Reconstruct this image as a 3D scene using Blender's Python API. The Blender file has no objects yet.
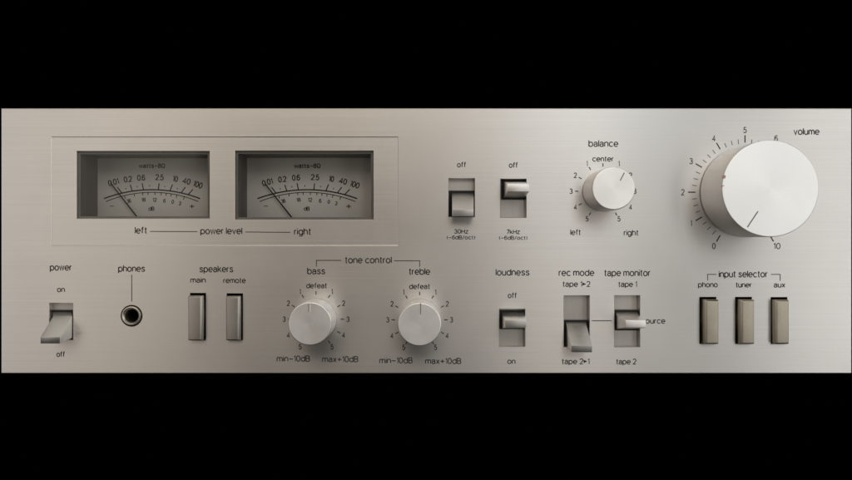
import bpy, bmesh, math, random
from mathutils import Vector

random.seed(4)
C = bpy.context.scene.collection
PI = math.pi

# ------------------------------------------------------------------ camera, world, lights
S = 0.0005164            # metres per photo pixel on the faceplate (faceplate is 0.44 m wide)
D = 0.40                 # camera to faceplate
CX, CY = 420.0, 240.0    # photo pixel the lens axis meets
cam = bpy.data.cameras.new('camera')
camo = bpy.data.objects.new('camera', cam); C.objects.link(camo)
camo.location = ((CX - 426) * S, -D, 0.0)
camo.rotation_euler = (PI / 2, 0, 0)
cam.sensor_width = 36.0
cam.lens = 36.0 * D / (852 * S)
cam.shift_x = (426 - CX) / 852.0
cam.clip_start = 0.01; cam.clip_end = 50
bpy.context.scene.camera = camo

w = bpy.data.worlds.new('World'); bpy.context.scene.world = w; w.use_nodes = True
w.node_tree.nodes['Background'].inputs[0].default_value = (0, 0, 0, 1)
w.node_tree.nodes['Background'].inputs[1].default_value = 0.0

def area(name, loc, target, sx, sy, power, col):
    l = bpy.data.lights.new(name, 'AREA'); l.shape = 'RECTANGLE'; l.size = sx; l.size_y = sy
    l.energy = power; l.color = col
    o = bpy.data.objects.new(name, l); C.objects.link(o); o.location = loc
    o.rotation_euler = (Vector(target) - Vector(loc)).to_track_quat('-Z', 'Y').to_euler()
    return o
# unseen lamps added behind the camera, powers fitted to the faceplate tones; the brushed metal mirrors them as broad vertical bands
area('fill_far_left', (-1.40, -1.5, 0.25), (-1.4, 0, 0.25), 0.7, 1.9, 3.55, (1.0, .985, .98))
area('fill_left_high', (-0.80, -1.5, 0.70), (-0.8, 0, 0.70), 0.5, 1.1, 1.80, (1.0, .92, .82))
area('fill_left_low', (-0.80, -1.5, -0.25), (-0.8, 0, -0.25), 0.5, 0.8, 0.95, (1.0, .90, .78))
area('fill_centre_high', (-0.15, -1.5, 0.90), (-0.15, 0, 0.90), 0.8, 0.8, 4.6, (1.0, .90, .78))
area('fill_right_narrow', (0.38, -1.5, 0.25), (0.38, 0, 0.25), 0.22, 1.9, 1.75, (1.0, .93, .85))
area('fill_right_high', (0.45, -1.5, 0.80), (0.45, 0, 0.80), 0.4, 0.9, 2.7, (.88, .96, 1.0))
area('fill_right', (1.10, -1.5, 0.25), (1.1, 0, 0.25), 0.5, 1.9, 4.75, (1.0, 1.0, .98))
area('fill_far_right', (1.75, -1.5, 0.25), (1.75, 0, 0.25), 0.8, 1.9, 4.4, (.84, .95, 1.0))
area('overhead_fill', (0.0, -0.10, 1.2), (0, -0.1, 0), 2.4, 1.2, 4.6, (1.0, .95, .88))  # added overhead lamp, unseen, to brighten the lever tops and upward edges
area('side_light', (1.9, -0.7, 0.5), (0, 0, 0), 1.0, 1.2, 5.2, (1.0, .92, .74))

vs = bpy.context.scene.view_settings
bpy.context.scene.display_settings.display_device = 'sRGB'
vs.view_transform = 'Standard'; vs.look = 'None'; vs.gamma = 1.0; vs.exposure = 0.0
vs.use_curve_mapping = False
cy = bpy.context.scene.cycles
cy.caustics_reflective = True
cy.sample_clamp_indirect = 4.0

# ------------------------------------------------------------------ helpers
def P(px, py, d=0.0):
    """photo pixel -> point at depth d behind the faceplate front (metres; negative = towards the viewer)"""
    f = (D + d) / D
    return Vector(((CX - 426) * S + (px - CX) * S * f, d, (CY - py) * S * f))

def finish(name, bm, mat, parent=None, smooth=35, label=None, weld=True):
    if weld: bmesh.ops.remove_doubles(bm, verts=bm.verts, dist=1e-7)
    bmesh.ops.recalc_face_normals(bm, faces=bm.faces)
    if smooth:
        for f in bm.faces: f.smooth = True
        for e in bm.edges:
            if len(e.link_faces) != 2 or e.calc_face_angle(9) > math.radians(smooth): e.smooth = False
    me = bpy.data.meshes.new(name); bm.to_mesh(me); bm.free()
    if isinstance(mat, (list, tuple)):
        for m in mat: me.materials.append(m)
    else: me.materials.append(mat)
    o = bpy.data.objects.new(name, me); C.objects.link(o)
    if parent: o.parent = parent
    if label: o['label'] = label
    return o

def quad(bm, pts, mi=0):
    f = bm.faces.new([bm.verts.new(p) for p in pts]); f.material_index = mi; return f

def ring_rect(r, d):
    x0, y0, x1, y1 = r
    return [P(x0, y0, d), P(x1, y0, d), P(x1, y1, d), P(x0, y1, d)]

def loft(bm, rings, cap0=True, cap1=True, mi=0):
    """rings: list of equal-length point lists"""
    vr = [[bm.verts.new(p) for p in r] for r in rings]
    n = len(vr[0])
    for a, b in zip(vr, vr[1:]):
        for i in range(n):
            f = bm.faces.new([a[i], a[(i + 1) % n], b[(i + 1) % n], b[i]]); f.material_index = mi
    if cap0: bm.faces.new(list(reversed(vr[0]))).material_index = mi
    if cap1: bm.faces.new(vr[-1]).material_index = mi

def bevel(bm, off, seg=2):
    bmesh.ops.remove_doubles(bm, verts=bm.verts, dist=1e-7)
    bmesh.ops.bevel(bm, geom=list(bm.edges), offset=off, segments=seg, profile=0.6, affect='EDGES', clamp_overlap=True)

def lathe(bm, c, prof, n=96, mi=0):
    """prof: (radius, y) pairs, axis along Y through c"""
    rows = []
    for r, y in prof:
        if r < 1e-7: rows.append([bm.verts.new((c.x, y, c.z))])
        else: rows.append([bm.verts.new((c.x + r * math.cos(2 * PI * i / n), y, c.z + r * math.sin(2 * PI * i / n))) for i in range(n)])
    for a, b in zip(rows, rows[1:]):
        for i in range(n):
            j = (i + 1) % n
            if len(a) == 1: f = bm.faces.new([a[0], b[i], b[j]])
            elif len(b) == 1: f = bm.faces.new([a[i], b[0], a[j]])
            else: f = bm.faces.new([a[i], b[i], b[j], a[j]])
            f.material_index = mi

# ------------------------------------------------------------------ materials
def base_mat(name):
    m = bpy.data.materials.new(name); m.use_nodes = True
    nt = m.node_tree; b = nt.nodes['Principled BSDF']
    return m, nt, b

def metal(name, col, rough, aniso=0.0, tangent=None, grain=None, grain_amt=0.04, bump=0.0, blotch=0.06, tone_scale=9.0, smudge=.05):
    """satin aluminium: fine grain stretched along the brushing, slight tarnish patches"""
    m, nt, b = base_mat(name)
    N, L = nt.nodes.new, nt.links.new
    b.inputs['Metallic'].default_value = 1.0
    b.inputs['Anisotropic'].default_value = aniso
    if tangent == 'radial':
        t = N('ShaderNodeTangent'); t.direction_type = 'RADIAL'; t.axis = 'Y'; L(t.outputs[0], b.inputs['Tangent'])
        b.inputs['Anisotropic Rotation'].default_value = .25
    elif tangent:
        t = N('ShaderNodeCombineXYZ')
        for i in range(3): t.inputs[i].default_value = tangent[i]
        L(t.outputs[0], b.inputs['Tangent'])
    g = N('ShaderNodeNewGeometry')
    mp = N('ShaderNodeMapping'); L(g.outputs['Position'], mp.inputs['Vector'])
    mp.inputs['Scale'].default_value = grain or (900, 900, 900)
    n1 = N('ShaderNodeTexNoise'); n1.inputs['Scale'].default_value = 1.0; n1.inputs['Detail'].default_value = 3
    L(mp.outputs[0], n1.inputs['Vector'])
    n2 = N('ShaderNodeTexNoise'); n2.inputs['Scale'].default_value = tone_scale; n2.inputs['Detail'].default_value = 5
    n2.inputs['Roughness'].default_value = 0.6
    L(g.outputs['Position'], n2.inputs['Vector'])
    r1 = N('ShaderNodeMapRange'); r1.inputs['From Min'].default_value = .25; r1.inputs['From Max'].default_value = .75
    r1.inputs['To Min'].default_value = 1 - grain_amt; r1.inputs['To Max'].default_value = 1 + grain_amt
    L(n1.outputs[0], r1.inputs['Value'])
    r2 = N('ShaderNodeMapRange'); r2.inputs['From Min'].default_value = .3; r2.inputs['From Max'].default_value = .7
    r2.inputs['To Min'].default_value = 1 - blotch; r2.inputs['To Max'].default_value = 1 + blotch * .4
    L(n2.outputs[0], r2.inputs['Value'])
    mu = N('ShaderNodeMath'); mu.operation = 'MULTIPLY'; L(r1.outputs[0], mu.inputs[0]); L(r2.outputs[0], mu.inputs[1])
    mix = N('ShaderNodeVectorMath'); mix.operation = 'SCALE'; mix.inputs[0].default_value = col
    L(mu.outputs[0], mix.inputs['Scale']); L(mix.outputs[0], b.inputs['Base Color'])
    r3 = N('ShaderNodeMapRange'); r3.inputs['From Min'].default_value = .3; r3.inputs['From Max'].default_value = .7
    r3.inputs['To Min'].default_value = rough - .03; r3.inputs['To Max'].default_value = rough + .04
    L(n2.outputs[0], r3.inputs['Value'])
    n3 = N('ShaderNodeTexNoise'); n3.inputs['Scale'].default_value = 38; n3.inputs['Detail'].default_value = 6; n3.inputs['Roughness'].default_value = .65
    n3.inputs['Distortion'].default_value = .6; L(g.outputs['Position'], n3.inputs['Vector'])
    r4 = N('ShaderNodeMapRange'); r4.inputs['From Min'].default_value = .54; r4.inputs['From Max'].default_value = .72
    r4.inputs['To Min'].default_value = 0; r4.inputs['To Max'].default_value = smudge
    L(n3.outputs[0], r4.inputs['Value'])
    ad = N('ShaderNodeMath'); ad.operation = 'ADD'; L(r3.outputs[0], ad.inputs[0]); L(r4.outputs[0], ad.inputs[1]); L(ad.outputs[0], b.inputs['Roughness'])
    if bump:
        bp = N('ShaderNodeBump'); bp.inputs['Strength'].default_value = bump; bp.inputs['Distance'].default_value = 0.0001
        L(n1.outputs[0], bp.inputs['Height']); L(bp.outputs[0], b.inputs['Normal'])
    return m

def plain(name, col, rough=0.5, spec=0.5, var=0.1, scale=60):
    m, nt, b = base_mat(name)
    N, L = nt.nodes.new, nt.links.new
    g = N('ShaderNodeNewGeometry'); n = N('ShaderNodeTexNoise'); n.inputs['Scale'].default_value = scale; n.inputs['Detail'].default_value = 4
    L(g.outputs['Position'], n.inputs['Vector'])
    r = N('ShaderNodeMapRange'); r.inputs['From Min'].default_value = .3; r.inputs['From Max'].default_value = .7
    r.inputs['To Min'].default_value = 1 - var; r.inputs['To Max'].default_value = 1 + var
    L(n.outputs[0], r.inputs['Value'])
    mix = N('ShaderNodeVectorMath'); mix.operation = 'SCALE'; mix.inputs[0].default_value = col
    L(r.outputs[0], mix.inputs['Scale']); L(mix.outputs[0], b.inputs['Base Color'])
    b.inputs['Roughness'].default_value = rough
    b.inputs['Specular IOR Level'].default_value = spec
    return m

def thin_glass(name):
    m, nt, b = base_mat(name)
    N, L = nt.nodes.new, nt.links.new
    nt.nodes.remove(b)
    tr = N('ShaderNodeBsdfTransparent'); tr.inputs[0].default_value = (.93, .93, .92, 1)
    gl = N('ShaderNodeBsdfGlossy'); gl.inputs['Roughness'].default_value = 0.06
    fr = N('ShaderNodeFresnel'); fr.inputs[0].default_value = 1.27
    mx = N('ShaderNodeMixShader'); L(fr.outputs[0], mx.inputs[0]); L(tr.outputs[0], mx.inputs[1]); L(gl.outputs[0], mx.inputs[2])
    L(mx.outputs[0], nt.nodes['Material Output'].inputs['Surface'])
    return m

M = {}
M['plate'] = metal('brushed_aluminium', (.725, .697, .667), .37, .66, (0, 0, 1), (8, 2300, 2300), .04, .26, .06, 7, .015)
M['knob'] = metal('satin_knob_aluminium', (.96, .95, .935), .45, .22, 'radial', (1500, 60, 1500), .015, .0, .03, 40)
M['knob_spun'] = metal('spun_knob_aluminium', (.97, .95, .925), .43, .28, 'radial', (1500, 60, 1500), .02, .0, .05, 60)
M['lever'] = metal('satin_lever_aluminium', (.87, .845, .81), .40, .3, (0, 0, 1), (60, 2500, 2500), .05, .1, .08, 60)
M['button'] = metal('brushed_button_metal', (.44, .41, .37), .36, .5, (1, 0, 0), (2500, 2500, 60), .06, .1, .10, 80)
M['button_bronze'] = metal('tarnished_button_metal', (.49, .44, .355), .40, .5, (1, 0, 0), (2500, 2500, 60), .05, .1, .16, 110)
M['slotplate'] = metal('slot_backing_metal', (.52, .49, .455), .45, .4, (1, 0, 0), (2500, 2500, 60), .05, .1, .08, 60)
M['chrome'] = metal('jack_chrome', (.66, .61, .53), .36, 0, None, None, .03, 0, .08, 90)
M['black'] = plain('black_plastic', (.012, .011, .011), .6, .3)
M['case'] = plain('black_case_paint', (.012, .012, .012), .7, .2)
M['ink'] = plain('printed_ink', (.030, .026, .026), .7, .2, .2, 300)
M['ink_grey'] = plain('engraved_groove', (.16, .15, .145), .6, .3, .1, 300)
M['card'] = plain('scale_card_paper', (.68, .645, .61), .75, .2, .05, 40)
M['bezel'] = plain('meter_bezel_plastic', (.22, .205, .185), .45, .4, .08)
M['wall'] = plain('meter_wall_plastic', (.22, .195, .185), .6, .3, .1)
M['glass'] = thin_glass('meter_glass')
M['pink'] = plain('pink_stain', (.62, .33, .36), .6, .3, .2, 900)

# ------------------------------------------------------------------ stroke lettering
def arc(cx, cy, rx, ry, a0, a1, n=14):
    return [(cx + rx * math.cos(math.radians(a0 + (a1 - a0) * i / n)), cy + ry * math.sin(math.radians(a0 + (a1 - a0) * i / n))) for i in range(n + 1)]
X = .72
def bowl(cx): return arc(cx, .36, .30, .36, 0, 360, 24)
G = {
 'a': (.53, [[(.03, .54)] + arc(.26, .50, .235, .22, 155, 0) + [(.495, .12), (.54, 0)], [(.49, .44), (.25, .40)] + arc(.22, .205, .22, .205, 95, 270) + [(.34, .02), (.495, .16)]]),
 'b': (.60, [[(0, 0), (0, 1)], bowl(.30)]),
 'c': (.54, [arc(.30, .36, .30, .36, 42, 318, 20)]),
 'd': (.60, [[(.60, 0), (.60, 1)], bowl(.30)]),
 'e': (.60, [[(.01, .37), (.59, .37)] + arc(.30, .36, .30, .36, 2, 318, 22)]),
 'f': (.34, [[(.13, 0), (.13, .8)] + arc(.33, .80, .20, .20, 180, 85, 6), [(0, X), (.33, X)]]),
 'g': (.60, [[(.60, X), (.60, .02)] + arc(.31, .0, .29, .27, 0, -150, 10), bowl(.30)]),
 'h': (.52, [[(0, 0), (0, 1)], arc(.26, .43, .26, .29, 180, 0) + [(.52, 0)]]),
 'i': (.0, [[(0, 0), (0, X)], [(0, .88), (0, 1)]]),
 'k': (.50, [[(0, 0), (0, 1)], [(.47, X), (0, .27)], [(.17, .44), (.51, 0)]]),
 'l': (.0, [[(0, 0), (0, 1)]]),
 'm': (.84, [[(0, 0), (0, X)], arc(.21, .46, .21, .26, 180, 0) + [(.42, 0)], arc(.63, .46, .21, .26, 180, 0) + [(.84, 0)]]),
 'n': (.52, [[(0, 0), (0, X)], arc(.26, .43, .26, .29, 180, 0) + [(.52, 0)]]),
 'o': (.60, [bowl(.30)]),
 'p': (.60, [[(0, -.27), (0, X)], bowl(.30)]),
 'r': (.26, [[(0, 0), (0, X)], arc(.25, .43, .25, .28, 180, 85, 8)]),
 's': (.49, [[(.45, .55), (.41, .65), (.25, .72), (.09, .665), (.045, .54), (.10, .44), (.25, .375), (.41, .31), (.475, .2), (.42, .06), (.25, 0), (.07, .055), (.01, .18)]]),
 't': (.31, [[(.13, .95), (.13, .15)] + arc(.26, .14, .13, .14, 180, 280, 6), [(0, X), (.30, X)]]),
 'u': (.52, [[(.52, X), (.52, 0)], [(0, X)] + arc(.26, .29, .26, .29, 180, 360)]),
 'v': (.50, [[(0, X), (.25, 0), (.50, X)]]),
 'w': (.76, [[(0, X), (.19, 0), (.38, X), (.57, 0), (.76, X)]]),
 'x': (.48, [[(0, X), (.48, 0)], [(.48, X), (0, 0)]]),
 'z': (.46, [[(0, X), (.46, X), (0, 0), (.46, 0)]]),
 'B': (.56, [[(0, 0), (0, 1), (.28, 1)] + arc(.28, .76, .24, .24, 90, -90, 8) + [(0, .52)], [(.28, .52)] + arc(.28, .26, .28, .26, 90, -90, 10) + [(0, 0)]]),
 'H': (.60, [[(0, 0), (0, 1)], [(.60, 0), (.60, 1)], [(0, .52), (.60, .52)]]),
 'Z': (.50, [[(0, .75), (.50, .75), (0, 0), (.50, 0)]]),
 'O': (.70, [[(0, 0), (.22, 0)] + arc(.35, .56, .34, .44, 245, -65, 20) + [(.48, 0), (.70, 0)]]),
 '0': (.54, [arc(.27, .5, .27, .5, 0, 360, 26)]),
 '1': (.20, [[(0, .80), (.13, .86), (.20, 1), (.20, 0)]]),
 '2': (.54, [arc(.27, .72, .26, .28, 170, -35, 14) + [(.02, 0), (.54, 0)]]),
 '3': (.54, [arc(.26, .75, .24, .25, 160, -90, 12), [(.20, .50)] + arc(.26, .26, .28, .26, 85, -160, 14)]),
 '4': (.58, [[(.43, 0), (.43, 1), (0, .28), (.58, .28)]]),
 '5': (.54, [[(.50, 1), (.11, 1), (.05, .52)] + arc(.26, .32, .28, .32, 125, -155, 16)]),
 '6': (.54, [arc(.27, .31, .27, .31, 0, 360, 20), [(.01, .36)] + arc(.30, .55, .29, .45, 175, 40, 10)]),
 '7': (.50, [[(0, 1), (.50, 1), (.16, 0)]]),
 '8': (.54, [arc(.27, .76, .23, .24, 0, 360, 18), arc(.27, .27, .27, .27, 0, 360, 18)]),
 '9': (.54, [arc(.27, .69, .27, .31, 0, 360, 20), [(.53, .64)] + arc(.24, .45, .29, .45, -5, -140, 10)]),
 '(': (.16, [arc(.35, .45, .35, .62, 130, 230, 8)]),
 ')': (.16, [arc(-.19, .45, .35, .62, 50, -50, 8)]),
 '/': (.36, [[(0, -.08), (.36, 1.04)]]),
 '+': (.64, [[(0, .44), (.64, .44)], [(.32, .10), (.32, .78)]]),
 '-': (.60, [[(0, .42), (.60, .42)]]),
 '.': (.0, [[(0, -.04), (0, .07)]]),
 '>': (.52, []),
 ' ': (.14, []),
}

class Ink:
    """flat screen printing at one depth: strokes are ribbons, each a hair above the last where they cross"""
    def __init__(s, depth): s.bm = bmesh.new(); s.d = depth; s.k = 0
    def ribbon(s, pts, w):
        closed = len(pts) > 3 and math.hypot(pts[0][0] - pts[-1][0], pts[0][1] - pts[-1][1]) < 1e-4
        q = [pts[0]]
        for p in pts[1:]:
            if math.hypot(p[0] - q[-1][0], p[1] - q[-1][1]) > 1e-4: q.append(p)
        if closed: q = q[:-1]
        n = len(q)
        s.k = (s.k + 1) % 5; d = s.d - s.k * 4e-6
        L_, R_ = [], []
        for i in range(n):
            if closed: a, b = q[i - 1], q[(i + 1) % n]
            else: a, b = q[max(i - 1, 0)], q[min(i + 1, n - 1)]
            c = q[i]
            d1 = (c[0] - a[0], c[1] - a[1]); d2 = (b[0] - c[0], b[1] - c[1])
            l1 = math.hypot(*d1); l2 = math.hypot(*d2)
            if l1 < 1e-9: d1, l1 = d2, l2
            if l2 < 1e-9: d2, l2 = d1, l1
            d1 = (d1[0] / l1, d1[1] / l1); d2 = (d2[0] / l2, d2[1] / l2)
            m = (-(d1[1] + d2[1]), d1[0] + d2[0]); lm = math.hypot(*m)
            if lm < .35: m, k = (-d2[1], d2[0]), 1.0
            else:
                m = (m[0] / lm, m[1] / lm)
                k = 1 / max(.5, m[0] * -d2[1] + m[1] * d2[0])
            L_.append(s.bm.verts.new(P(c[0] + m[0] * w / 2 * k, c[1] + m[1] * w / 2 * k, d)))
            R_.append(s.bm.verts.new(P(c[0] - m[0] * w / 2 * k, c[1] - m[1] * w / 2 * k, d)))
        for i in range(n if closed else n - 1):
            j = (i + 1) % n
            s.bm.faces.new([L_[i], L_[j], R_[j], R_[i]])
    def text(s, t, px, py, h, width=None, w=1.05, rot=0, gap=.20):
        """t centred on pixel px,py (centre of the cap-height band), h cap height in px, fitted to width"""
        if w == 1.05: w = 1.0 if h > 6.5 else .9
        adv, x = [], 0
        for ch in t:
            adv.append(x); x += G[ch][0] + gap
        tot = x - gap
        sx = (width - w) / tot if width else h
        hh = h - w * .9
        ca, sa = math.cos(math.radians(rot)), math.sin(math.radians(rot))
        def T(p, x0):
            u = (x0 + p[0] - tot / 2) * sx; v = (p[1] - .5) * hh
            return (px + u * ca + v * sa, py + u * sa - v * ca)
        for ch, x0 in zip(t, adv):
            for st in G[ch][1]: s.ribbon([T(p, x0) for p in st], w)
            if ch == '>':
                s.k = (s.k + 1) % 5
                s.bm.faces.new([s.bm.verts.new(P(*T(p, x0), s.d - s.k * 4e-6)) for p in ((-.06, .80), (-.06, .18), (.60, .49))])
    def done(s, name, parent, label=None, mat='ink'):
        return finish(name, s.bm, M[mat], parent, smooth=0, label=label, weld=False)

# ------------------------------------------------------------------ the amplifier
amp = bpy.data.objects.new('stereo_amplifier', None); C.objects.link(amp)
amp.location = (0, 0, 0); amp.empty_display_size = .05
amp['label'] = 'silver brushed aluminium stereo amplifier front with two power meters, knobs, levers and buttons'
amp['category'] = 'amplifier'

TH = .004                       # faceplate thickness
EX0, EY0, EX1, EY1 = .7, 108.2, 852.0, 373.6
REG = (51.0, 136.6, 398.4, 245.8)      # recessed field round the meters
WIN = [(76.0, 150.8, 209.6, 219.0), (234.3, 150.4, 373.6, 220.0)]
SLOT = {'30': (448.4, 178.0, 475.0, 217.2), '7k': (500.2, 178.6, 526.6, 218.0), 'power': (49.0, 302.8, 73.2, 340.0),
        'loud': (499.0, 308.6, 525.4, 347.0), 'rec': (563.6, 295.2, 589.8, 347.4), 'tape': (614.2, 295.2, 640.2, 347.4)}
BTN = {'main': (189.6, 292.8, 206.0, 340.6), 'remote': (226.2, 293.2, 243.0, 340.6),
       'phono': (699.3, 296.8, 716.4, 344.2), 'tuner': (735.0, 296.8, 752.0, 344.2), 'aux': (770.6, 297.0, 787.4, 344.2)}
JACK = (131.6, 315.8, 11.2)
KN = {'bass': (316.0, 319.2), 'treble': (419.6, 319.8), 'balance': (603.0, 191.2), 'volume': (745.0, 192.2)}

bm = bmesh.new()
def grid(bm, outer, holes, d):
    xs = sorted({outer[0], outer[2]} | {h[0] for h in holes} | {h[2] for h in holes})
    ys = sorted({outer[1], outer[3]} | {h[1] for h in holes} | {h[3] for h in holes})
    for i in range(len(xs) - 1):
        for j in range(len(ys) - 1):
            mx, my = (xs[i] + xs[i + 1]) / 2, (ys[j] + ys[j + 1]) / 2
            if any(h[0] < mx < h[2] and h[1] < my < h[3] for h in holes): continue
            quad(bm, ring_rect((xs[i], ys[j], xs[i + 1], ys[j + 1]), d))
def inset(r, a): return (r[0] + a, r[1] + a, r[2] - a, r[3] - a)
def flat(r, d):              # a rectangle of faceplate pixels moved straight back (no perspective)
    return [Vector((p.x, d, p.z)) for p in ring_rect(r, 0)]
edge = .9
outer = (EX0 + edge, EY0 + edge, EX1 - edge, EY1 - edge)
jr = (JACK[0] - 14, JACK[1] - 14, JACK[0] + 14, JACK[1] + 14)
holes = list(SLOT.values()) + list(BTN.values())
grid(bm, outer, holes + [REG, jr], 0)
# outer chamfer, sides and back lip
loft(bm, [flat(outer, 0), flat(inset((EX0, EY0, EX1, EY1), .25), .00022), flat((EX0, EY0, EX1, EY1), .0006), flat((EX0, EY0, EX1, EY1), TH + .001)], False, False)
# recessed meter field
REGI = inset(REG, .75)
loft(bm, [flat(REG, 0), flat(inset(REG, .1), .00003), flat(inset(REG, .6), .00014), flat(REGI, .00016)], False, False)
FD = .00016
xs = REGI
def fgrid():
    X_ = sorted({REGI[0], REGI[2]} | {h[0] for h in WIN} | {h[2] for h in WIN}); Y_ = sorted({REGI[1], REGI[3]} | {h[1] for h in WIN} | {h[3] for h in WIN})
    for i in range(len(X_) - 1):
        for j in range(len(Y_) - 1):
            mx, my = (X_[i] + X_[i + 1]) / 2, (Y_[j] + Y_[j + 1]) / 2
            if any(h[0] < mx < h[2] and h[1] < my < h[3] for h in WIN): continue
            quad(bm, flat((X_[i], Y_[j], X_[i + 1], Y_[j + 1]), FD))
fgrid()
for h in holes: loft(bm, [flat(h, 0), flat(inset(h, .3), .00016), flat(inset(h, .3), TH)], False, False)
for h in WIN: loft(bm, [flat(h, FD), flat(inset(h, .5), FD + .00022), flat(inset(h, .5), TH)], False, False)
# round hole for the jack
c = P(JACK[0], JACK[1]); n = 48; rr = (JACK[2] - .3) * S; h = 14 * S
circ, sq, wall = [], [], []
for i in range(n):
    a = 2 * PI * i / n; ca, sa = math.cos(a), math.sin(a); k = h / max(abs(ca), abs(sa))
    circ.append(bm.verts.new((c.x + rr * ca, 0, c.z + rr * sa))); sq.append(bm.verts.new((c.x + k * ca, 0, c.z + k * sa)))
    wall.append(bm.verts.new((c.x + rr * ca, TH, c.z + rr * sa)))
for i in range(n):
    j = (i + 1) % n
    bm.faces.new([circ[i], sq[i], sq[j], circ[j]]); bm.faces.new([circ[i], circ[j], wall[j], wall[i]])
finish('faceplate', bm, M['plate'], amp, smooth=0)

# black case behind, open towards the faceplate
bm = bmesh.new()
loft(bm, [flat((9, 114, 843, 368), TH), flat((9, 114, 843, 368), .29)], False, True)
case = finish('cabinet', bm, M['case'], amp, smooth=0)

# ------------------------------------------------------------------ power meters
def meter(win, ox, oy, kx, label, needle_tip, needle_foot):
    """scale drawing: pixels of the left meter's zoomed view, moved to ox, oy and widened by kx"""
    cd = .024
    wi = inset(win, .5)
    bz = inset(win, 2.9)
    bm = bmesh.new()
    # bezel ring just behind the pane, then the tunnel to the card
    loft(bm, [flat(wi, .0018), flat(bz, .0020), flat(bz, .0085)], False, False, 0)
    loft(bm, [flat(bz, .0085), flat(inset(win, 2.4), .0085), flat(inset(win, 2.4), cd)], False, False, 1)
    m = finish('power_meter', bm, [M['bezel'], M['wall']], amp, smooth=0, label=label)
    bm = bmesh.new(); loft(bm, [flat(inset(win, 2.2), cd + .0008), flat(inset(win, 2.2), cd)])
    finish('scale_card', bm, M['card'], m, smooth=0)
    k = Ink(cd - .00006)
    def q(x, y): return (ox + (x - 415) / 5.055 * kx, oy + (y - 226) / 5.055)
    def qt(t, x, y, h, wd, rot=0, w=.98): k.text(t, *q(x, y), h, wd, w, rot)
    def arcpts(x0, y0, xm, ym, x1):
        half = (x1 - x0) / 2; sg = y0 - ym; R = (half * half + sg * sg) / (2 * sg); a = math.asin(half / R)
        return [q((x0 + x1) / 2 + R * math.sin(-a + 2 * a * i / 40), ym + R - R * math.cos(-a + 2 * a * i / 40)) for i in range(41)]
    k.ribbon(arcpts(172, 271, 415, 226, 658), 1.3)
    k.ribbon(arcpts(182, 286, 416, 239, 650), .8)
    for a, b in (((262, 243), (240, 213)), ((315, 233), (305, 201)), ((372, 227), (365, 193)), ((447, 226), (451, 194)), ((506, 231), (519, 199)), ((563, 241), (583, 213)), ((598, 250), (622, 224))):
        k.ribbon([q(*a), q(*b)], 1.05)
    for x, y in ((283, 221), (340, 211), (403, 207), (480, 210), (543, 221)):
        k.ribbon([q(x, y - 4), q(x, y + 4)], .8)
    for x, y, dx in ((277, 258, -3), (325, 247, -2), (368, 241, -1), (395, 240, 0), (430, 239, 0), (462, 241, 1), (487, 244, 2), (512, 248, 3), (540, 254, 4), (578, 263, 6)):
        k.ribbon([q(x, y), q(x - dx * .7, y + 13)], .8)
    qt('0.01', 220, 188, 6.0, 11.0, -14); qt('0.2', 293, 173, 6.0, 8.4, -7); qt('0.6', 360, 165, 6.0, 8.2, -3); qt('2.5', 453, 163, 6.0, 8.6, 3)
    qt('10', 533, 171, 6.0, 5.4, 9); qt('40', 590, 183, 6.0, 8.0, 14); qt('100', 647, 200, 6.2, 9.6, 19)
    qt('watts-8O', 415, 105, 4.6, 26.5, 0, .85)
    for t, x, y, r in (('36', 298, 283, -14), ('18', 372, 277, -5), ('12', 428, 277, 0), ('6', 478, 282, 4), ('0', 520, 287, 8), ('3', 556, 295, 13)):
        qt(t, x, y, 4.0, 4.4 if len(t) == 2 else 2.6, r, .72)
    qt('dB', 412, 322, 4.2, 6.0, 0, .75)
    k.ribbon([q(202, 309), q(222, 309)], .7); k.ribbon([q(606, 310), q(628, 310)], .9); k.ribbon([q(617, 301), q(617, 320)], .9)
    k.done('scale_printing', m)
    # needle: a tapered blade floating in front of the card, running on below the window
    nd = cd - .0025
    bm = bmesh.new()
    t = Vector((needle_tip[0], needle_tip[1])); f = Vector((needle_foot[0], needle_foot[1])); u = (f - t).normalized()
    f2 = f + u * 14; nrm = Vector((-u.y, u.x))
    def rg(d): return [P(*(t + nrm * .55), d), P(*(t - nrm * .55), d), P(*(f2 - nrm * .85), d), P(*(f2 + nrm * .85), d)]
    loft(bm, [rg(nd), rg(nd - .0003)])
    finish('needle', bm, M['black'], m, smooth=0)
    bm = bmesh.new(); loft(bm, [flat(inset(win, .7), .0015), flat(inset(win, .7), .0009)], True, True)
    finish('window_pane', bm, M['glass'], m, smooth=0)
    return m
meter(WIN[0], 152.0, 189.7, 1.0, 'left power meter, dark window with curved watt scale and needle near zero', (110.4, 182.8), (138.2, 218.4))
meter(WIN[1], 307.3, 189.7, 1.035, 'right power meter, dark window with curved watt scale and needle near zero', (264.6, 183.2), (292.8, 218.8))

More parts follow.
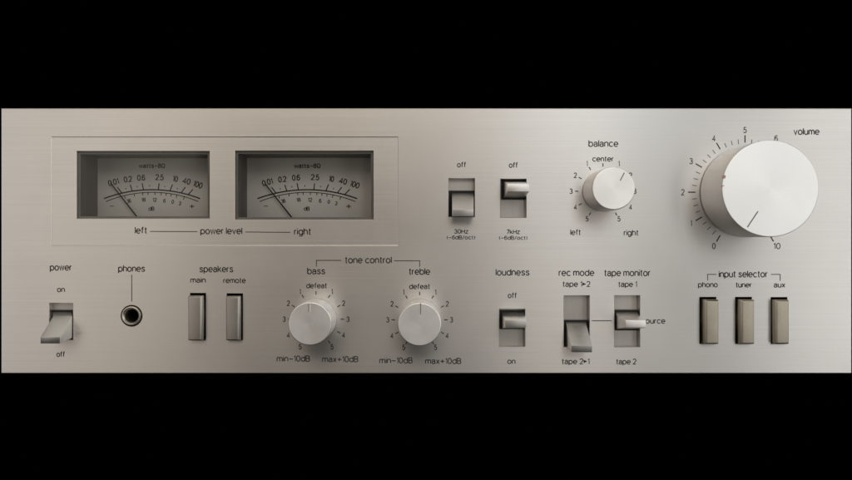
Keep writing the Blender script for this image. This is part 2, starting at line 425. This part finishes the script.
# ------------------------------------------------------------------ knobs
def knob(px, py, r_px, hgt, line, mat_line, label, lw=.9, stain=False):
    c = P(px, py, 0); r = r_px * S
    bm = bmesh.new()
    ch = .00055 if r_px < 30 else .00042
    prof = [(r * .90, .002), (r * .90, -.0007), (r * .985, -.0007), (r, -.0010), (r, -(hgt - ch)), (r - ch * .13, -(hgt - ch * .5)), (r - ch * .5, -(hgt - ch * .13)), (r - ch, -hgt), (r * .5, -hgt), (0, -hgt)]
    lathe(bm, c, prof, 128)
    flat_faces = [f for f in bm.faces if all(abs(v.co.y + hgt) < 1e-6 for v in f.verts)]
    bmesh.ops.split_edges(bm, edges=list({e for f in flat_faces for e in f.edges if any(g not in flat_faces for g in e.link_faces)}))
    k = finish('knob' if r_px < 30 else 'volume_knob', bm, M['knob_spun' if r_px < 30 else 'knob'], amp, smooth=26, label=label, weld=False)
    (x0, y0), (x1, y1) = line
    a, b = P(x0, y0, -hgt), P(x1, y1, -hgt); u = (b - a).normalized(); nn = Vector((-u.z, 0, u.x)) * lw * S / 2
    bm = bmesh.new()
    def rg(d): return [Vector((p.x, d, p.z)) for p in (a + nn, a - nn, b - nn, b + nn)]
    if mat_line == 'groove':           # engraved mark: one flank catches the light from the right, the other's shade is put into a flat dark grey strip
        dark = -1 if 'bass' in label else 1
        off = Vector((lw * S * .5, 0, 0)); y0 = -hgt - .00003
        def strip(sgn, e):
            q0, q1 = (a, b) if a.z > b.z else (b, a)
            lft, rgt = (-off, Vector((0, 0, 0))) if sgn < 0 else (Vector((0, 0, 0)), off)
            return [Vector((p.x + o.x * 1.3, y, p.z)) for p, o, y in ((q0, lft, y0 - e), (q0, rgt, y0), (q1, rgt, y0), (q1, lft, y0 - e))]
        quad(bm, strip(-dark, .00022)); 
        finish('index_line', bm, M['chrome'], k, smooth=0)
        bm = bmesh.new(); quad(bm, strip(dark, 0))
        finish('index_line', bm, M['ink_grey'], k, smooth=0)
    else:
        loft(bm, [rg(-hgt + .0003), rg(-hgt - .00003)])
        finish('index_line', bm, M[mat_line], k, smooth=0)
    if stain:
        bm = bmesh.new()      # little pink stain wrapped over the rim of the face
        for (a0, a1) in ((164.6, 168.6), (176.0, 177.2)):
            n = 8; rows = []
            for rad, y in ((r + .00003, -(hgt - ch * 2.0)), (r + .00003, -(hgt - ch)), (r - ch * .35 + .00003, -(hgt - ch * .25)), (r - ch, -hgt - .00004), (r - ch * 2.6, -hgt - .00004)):
                j = random.uniform(-1, 1)
                rows.append([bm.verts.new((c.x + rad * math.cos(math.radians(a0 + j + (a1 - a0) * i / n)), y, c.z + rad * math.sin(math.radians(a0 + j + (a1 - a0) * i / n)))) for i in range(n + 1)])
            for p_, q_ in zip(rows, rows[1:]):
                for i in range(n): bm.faces.new([p_[i], p_[i + 1], q_[i + 1], q_[i]])
        finish('stain', bm, M['pink'], k, smooth=0, label='small pink stain on the rim')
    return k
HS, HV = .0219, .0289
knob(*KN['bass'], 20.6, HS, ((309.4, 303.6), (309.4, 311.8)), 'groove', 'bass tone knob pointing straight up', 1.3)
knob(*KN['treble'], 20.6, HS, ((420.2, 303.4), (420.0, 314.2)), 'groove', 'treble tone knob pointing straight up', 1.3)
knob(*KN['balance'], 20.4, HS, ((620.2, 180.6), (624.4, 172.6)), 'ink_grey', 'balance knob turned right of centre')
knob(*KN['volume'], 45.0, HV, ((747.4, 227.2), (758.0, 211.2)), 'ink_grey', 'large volume knob turned nearly to zero', 1.0, True)

# ------------------------------------------------------------------ lever switches
def switch(slot, root, tip, tip_h, label, name='lever_switch', step=None, back=None, tilt=0.0):
    """slot, root and tip are photo rectangles; the root sits in the slot, the tip tip_h in front of the plate"""
    bd = TH + .0003
    bm = bmesh.new(); loft(bm, [flat(inset(slot, -1.2), bd + .001), flat(inset(slot, -1.2), bd)])
    s = finish(name, bm, M['slotplate'], amp, smooth=0, label=label)
    bm = bmesh.new()                                       # black block standing in for the shaded hole the lever leaves through
    r = back or (root[0] - 2.2, root[1] - 2.0, root[2] + 2.2, root[3] + 1.6)
    r = (max(r[0], slot[0] - .5), max(r[1], slot[1] - .5), min(r[2], slot[2] + .5), min(r[3], slot[3] + .5))
    loft(bm, [ring_rect(r, bd), ring_rect(r, bd - .0012)])
    finish('dark_gap', bm, M['black'], s, smooth=0)
    bm = bmesh.new()
    rings = [ring_rect(root, bd - .0008)]
    if step: rings.append(ring_rect(step, -.0004))
    x0, y0, x1, y1 = tip                                   # the end face leans: its lower edge sits back by tilt
    rings.append([P(x0, y0, -tip_h), P(x1, y0, -tip_h), P(x1, y1, -tip_h + tilt), P(x0, y1, -tip_h + tilt)])
    loft(bm, rings); bevel(bm, .0002, 2)
    finish('lever', bm, M['lever'], s, smooth=40)
    return s
switch(SLOT['power'], (52.6, 311.6, 71.6, 338.6), (40.4, 337.2, 59.8, 343.6), .0125, 'power switch, wide lever tipped down to off', step=(53.4, 316.0, 72.2, 338.0), back=(49, 310, 74, 341), tilt=.0009)
switch(SLOT['30'], (452.0, 192.8, 473.4, 216.2), (452.4, 209.8, 473.6, 216.4), .0105, 'low filter switch, lever tipped down', step=(452.0, 196.4, 473.6, 216.2), back=(448, 190.6, 476, 218), tilt=.0007)
switch(SLOT['7k'], (503.6, 181.6, 524.6, 198.0), (507.2, 184.0, 529.2, 191.6), .0145, 'high filter switch, lever up at off')
switch(SLOT['loud'], (502.0, 312.2, 524.0, 327.6), (505.2, 320.2, 526.2, 327.6), .0130, 'loudness switch, lever up at off', step=(502.4, 315.2, 524.6, 328.2), tilt=.0006)
switch(SLOT['rec'], (565.6, 321.6, 586.0, 346.8), (571.4, 345.6, 592.2, 352.4), .0125, 'recording mode switch, lever down at tape 2 to 1', step=(566.6, 325.6, 586.6, 347.0), back=(563, 320, 588, 348), tilt=.0009)
switch(SLOT['tape'], (616.0, 311.8, 637.6, 328.8), (625.4, 320.2, 646.0, 327.6), .0150, 'tape monitor switch, lever in the middle at source', step=(616.6, 315.2, 638.6, 328.8))

# ------------------------------------------------------------------ push buttons
def button(hole, base, face, mat, label, h=.0042):
    bm = bmesh.new(); loft(bm, [flat(inset(hole, -.8), .012), flat(inset(hole, -.8), TH + .0002)], True, False)
    s = finish('push_button', bm, M['black'], amp, smooth=0, label=label)
    bm = bmesh.new()
    loft(bm, [flat(base, .0105), flat(base, -h + .0006), flat(face, -h)]); bevel(bm, .00018, 2)
    finish('button_cap', bm, M[mat], s, smooth=40)
    return s
for key, (l, r), (bl, bt, br, bb), m, lab in (
        ('main', (190.6, 204.4), (.5, 1.2, 1.9, .7), 'button', 'main speakers push button'), ('remote', (227.9, 241.4), (.5, 1.5, 2.0, .7), 'button', 'remote speakers push button'),
        ('phono', (701.8, 715.6), (2.4, 1.6, .6, 1.0), 'button_bronze', 'phono input push button'), ('tuner', (737.2, 751.0), (2.6, 1.6, .6, .9), 'button_bronze', 'tuner input push button'),
        ('aux', (771.8, 785.6), (2.2, 1.7, .9, 1.0), 'button_bronze', 'aux input push button')):
    hl = BTN[key]
    b_ = (l, hl[1] + 2.4, r, hl[3] - 1.2)
    button(hl, b_, (b_[0] + bl, b_[1] + bt, b_[2] - br, b_[3] - bb), m, lab, {'main': .0044, 'remote': .0038, 'phono': .0043, 'tuner': .0042, 'aux': .0039}[key])

# ------------------------------------------------------------------ headphone jack
c = P(JACK[0], JACK[1])
bm = bmesh.new()
lathe(bm, c, [(10.8 * S, .001), (10.8 * S, -.0002), (10.2 * S, -.0003), (9.9 * S, .0004)], 64, 1)
lathe(bm, c, [(9.9 * S, .0004), (9.8 * S, -.0003), (9.3 * S, -.0007), (8.5 * S, -.0008), (7.6 * S, -.0005), (6.8 * S, .0001), (6.3 * S, .0010), (6.2 * S, .0035)], 64, 0)
jk = finish('headphone_jack', bm, [M['chrome'], M['black']], amp, smooth=30, label='round headphone socket with a metal rim')
bm = bmesh.new(); lathe(bm, c, [(6.2 * S, .0035), (6.2 * S, .030), (0, .030)], 48)
finish('socket', bm, M['black'], jk, smooth=30)

# ------------------------------------------------------------------ printing on the faceplate
BIG, MID, DIG = 7.0, 5.7, 5.6
PD = -.00003
def legend(items, lines, label=None, d=PD):
    """each printed word is a part, and so is each printed leader line"""
    for it in items:
        k = Ink(d); k.text(*it)
        k.done('lettering', amp, 'lettering reading ' + it[0].replace('>', ' to ').replace('Z', 'z'))
    for pts in lines:
        k = Ink(d); k.ribbon(pts, .75); k.done('leader_line', amp)
legend([('left', 141.0, 230.2, BIG, 12.4), ('power level', 221.3, 230.8, BIG, 42.0), ('right', 302.6, 231.4, BIG, 17.2)],
       [[(150.2, 231.4), (197.2, 231.6)], [(245.2, 232.0), (290.4, 232.4)]], d=FD + PD, label='left, power level, right lettering')
legend([('power', 60.8, 267.2, BIG, 22.0), ('on', 60.9, 289.4, MID, 8.0), ('off', 60.7, 354.2, MID, 8.6)], [], label='power, on and off lettering')
legend([('phones', 131.6, 268.4, BIG, 27.0)], [[(131.7, 274.6), (131.7, 301.6)]], label='phones lettering with a line down to the socket')
legend([('speakers', 216.3, 268.9, BIG, 34.0), ('main', 198.0, 280.0, MID, 15.6), ('remote', 234.5, 280.4, MID, 22.6)], [], label='speakers, main and remote lettering')
legend([('tone control', 368.3, 259.9, BIG, 47.0), ('bass', 316.2, 270.9, BIG, 18.2), ('treble', 419.5, 271.4, BIG, 21.6),
        ('defeat', 316.6, 285.6, MID, 21.0), ('defeat', 419.6, 286.4, MID, 21.0), ('min-10dB', 293.3, 358.6, 6.2, 33.4), ('max+10dB', 340.2, 359.2, 6.2, 36.2),
        ('min-10dB', 396.0, 360.4, 6.2, 33.4), ('max+10dB', 443.2, 361.0, 6.2, 36.2)],
       [[(341.2, 260.4), (316.4, 260.4), (316.4, 266.8)], [(394.0, 260.8), (419.7, 260.8), (419.7, 266.8)]], label='tone control, bass and treble lettering with bracket')
legend([('off', 461.6, 164.6, MID, 9.2), ('30HZ', 461.2, 231.4, 4.6, 14.4, .8), ('(-6dB/oct)', 461.0, 237.4, 4.0, 28.4, .7)], [], label='off, 30Hz lettering')
legend([('off', 513.4, 165.0, MID, 9.2), ('7kHZ', 513.2, 231.8, 4.6, 13.6, .8), ('(-6dB/oct)', 513.2, 237.8, 4.0, 28.4, .7)], [], label='off, 7kHz lettering')
legend([('balance', 603.4, 143.4, BIG, 30.0), ('center', 603.0, 158.8, MID, 21.4), ('left', 575.6, 232.2, MID + .4, 10.6), ('right', 631.2, 232.6, MID + .4, 15.0)], [], label='balance, center, left and right lettering')
legend([('volume', 806.6, 131.4, BIG, 26.0)], [], label='volume lettering')
legend([('loudness', 512.6, 272.2, BIG, 34.0), ('off', 512.3, 295.4, MID, 9.2), ('on', 511.4, 361.2, MID, 8.2)], [], label='loudness, off and on lettering')
legend([('rec mode', 576.5, 272.6, BIG, 35.8), ('tape 1>2', 576.4, 284.0, MID + .2, 28.0), ('tape 2>1', 575.6, 361.4, MID + .2, 28.0)], [[(591.6, 320.8), (611.8, 320.8)]], label='rec mode lettering')
legend([('tape monitor', 627.3, 272.8, BIG, 46.4), ('tape 1', 627.6, 284.2, MID + .2, 19.0), ('tape 2', 626.2, 361.6, MID + .2, 20.4), ('source', 653.4, 320.8, MID + .2, 24.0)], [], label='tape monitor and source lettering')
legend([('input selector', 743.2, 274.0, BIG, 49.0), ('phono', 707.9, 284.6, MID, 19.8), ('tuner', 743.7, 284.8, MID, 16.2), ('aux', 779.5, 284.8, MID, 11.6)],
       [[(716.4, 274.4), (707.6, 274.4), (707.6, 280.6)], [(771.0, 274.4), (780.2, 274.4), (780.2, 280.8)]], label='input selector, phono, tuner and aux lettering')
def dial(cx, cy, nums, r0, r1, rn, step, h, minor=None, label=None):
    k = Ink(PD)
    for a, t in nums:
        ra = math.radians(a); sx, cy_ = math.sin(ra), -math.cos(ra)
        k.ribbon([(cx + sx * r0, cy + cy_ * r0), (cx + sx * r1, cy + cy_ * r1)], 1.15 if minor else .95)
        if t: k.text(t, cx + sx * rn * (1.03 if t == '10' else 1), cy + cy_ * rn, h, (h * .58 if t != '1' else h * .30) if t != '10' else h * 1.15, .85)
    if minor:
        for a in minor:
            ra = math.radians(a); sx, cy_ = math.sin(ra), -math.cos(ra)
            k.ribbon([(cx + sx * 48.6, cy + cy_ * 48.6), (cx + sx * 53.2, cy + cy_ * 53.2)], .65)
    return k.done('dial_scale', amp, label)
for nm in ('bass', 'treble', 'balance'):
    nums = [(30 * i, str(abs(i)) if i else '') for i in range(-5, 6)]
    dial(*KN[nm], nums, 24.6, 28.0, 31.9, 30, 5.5, None, 'ring of numbers round the %s knob' % nm)
dial(*KN['volume'], [(-150 + 30 * i, str(i)) for i in range(11)], 49.6, 57.0, 62.2, 30, 6.2, [-150 + 7.5 * i for i in range(41) if i % 4], 'ring of numbers 0 to 10 round the volume knob')
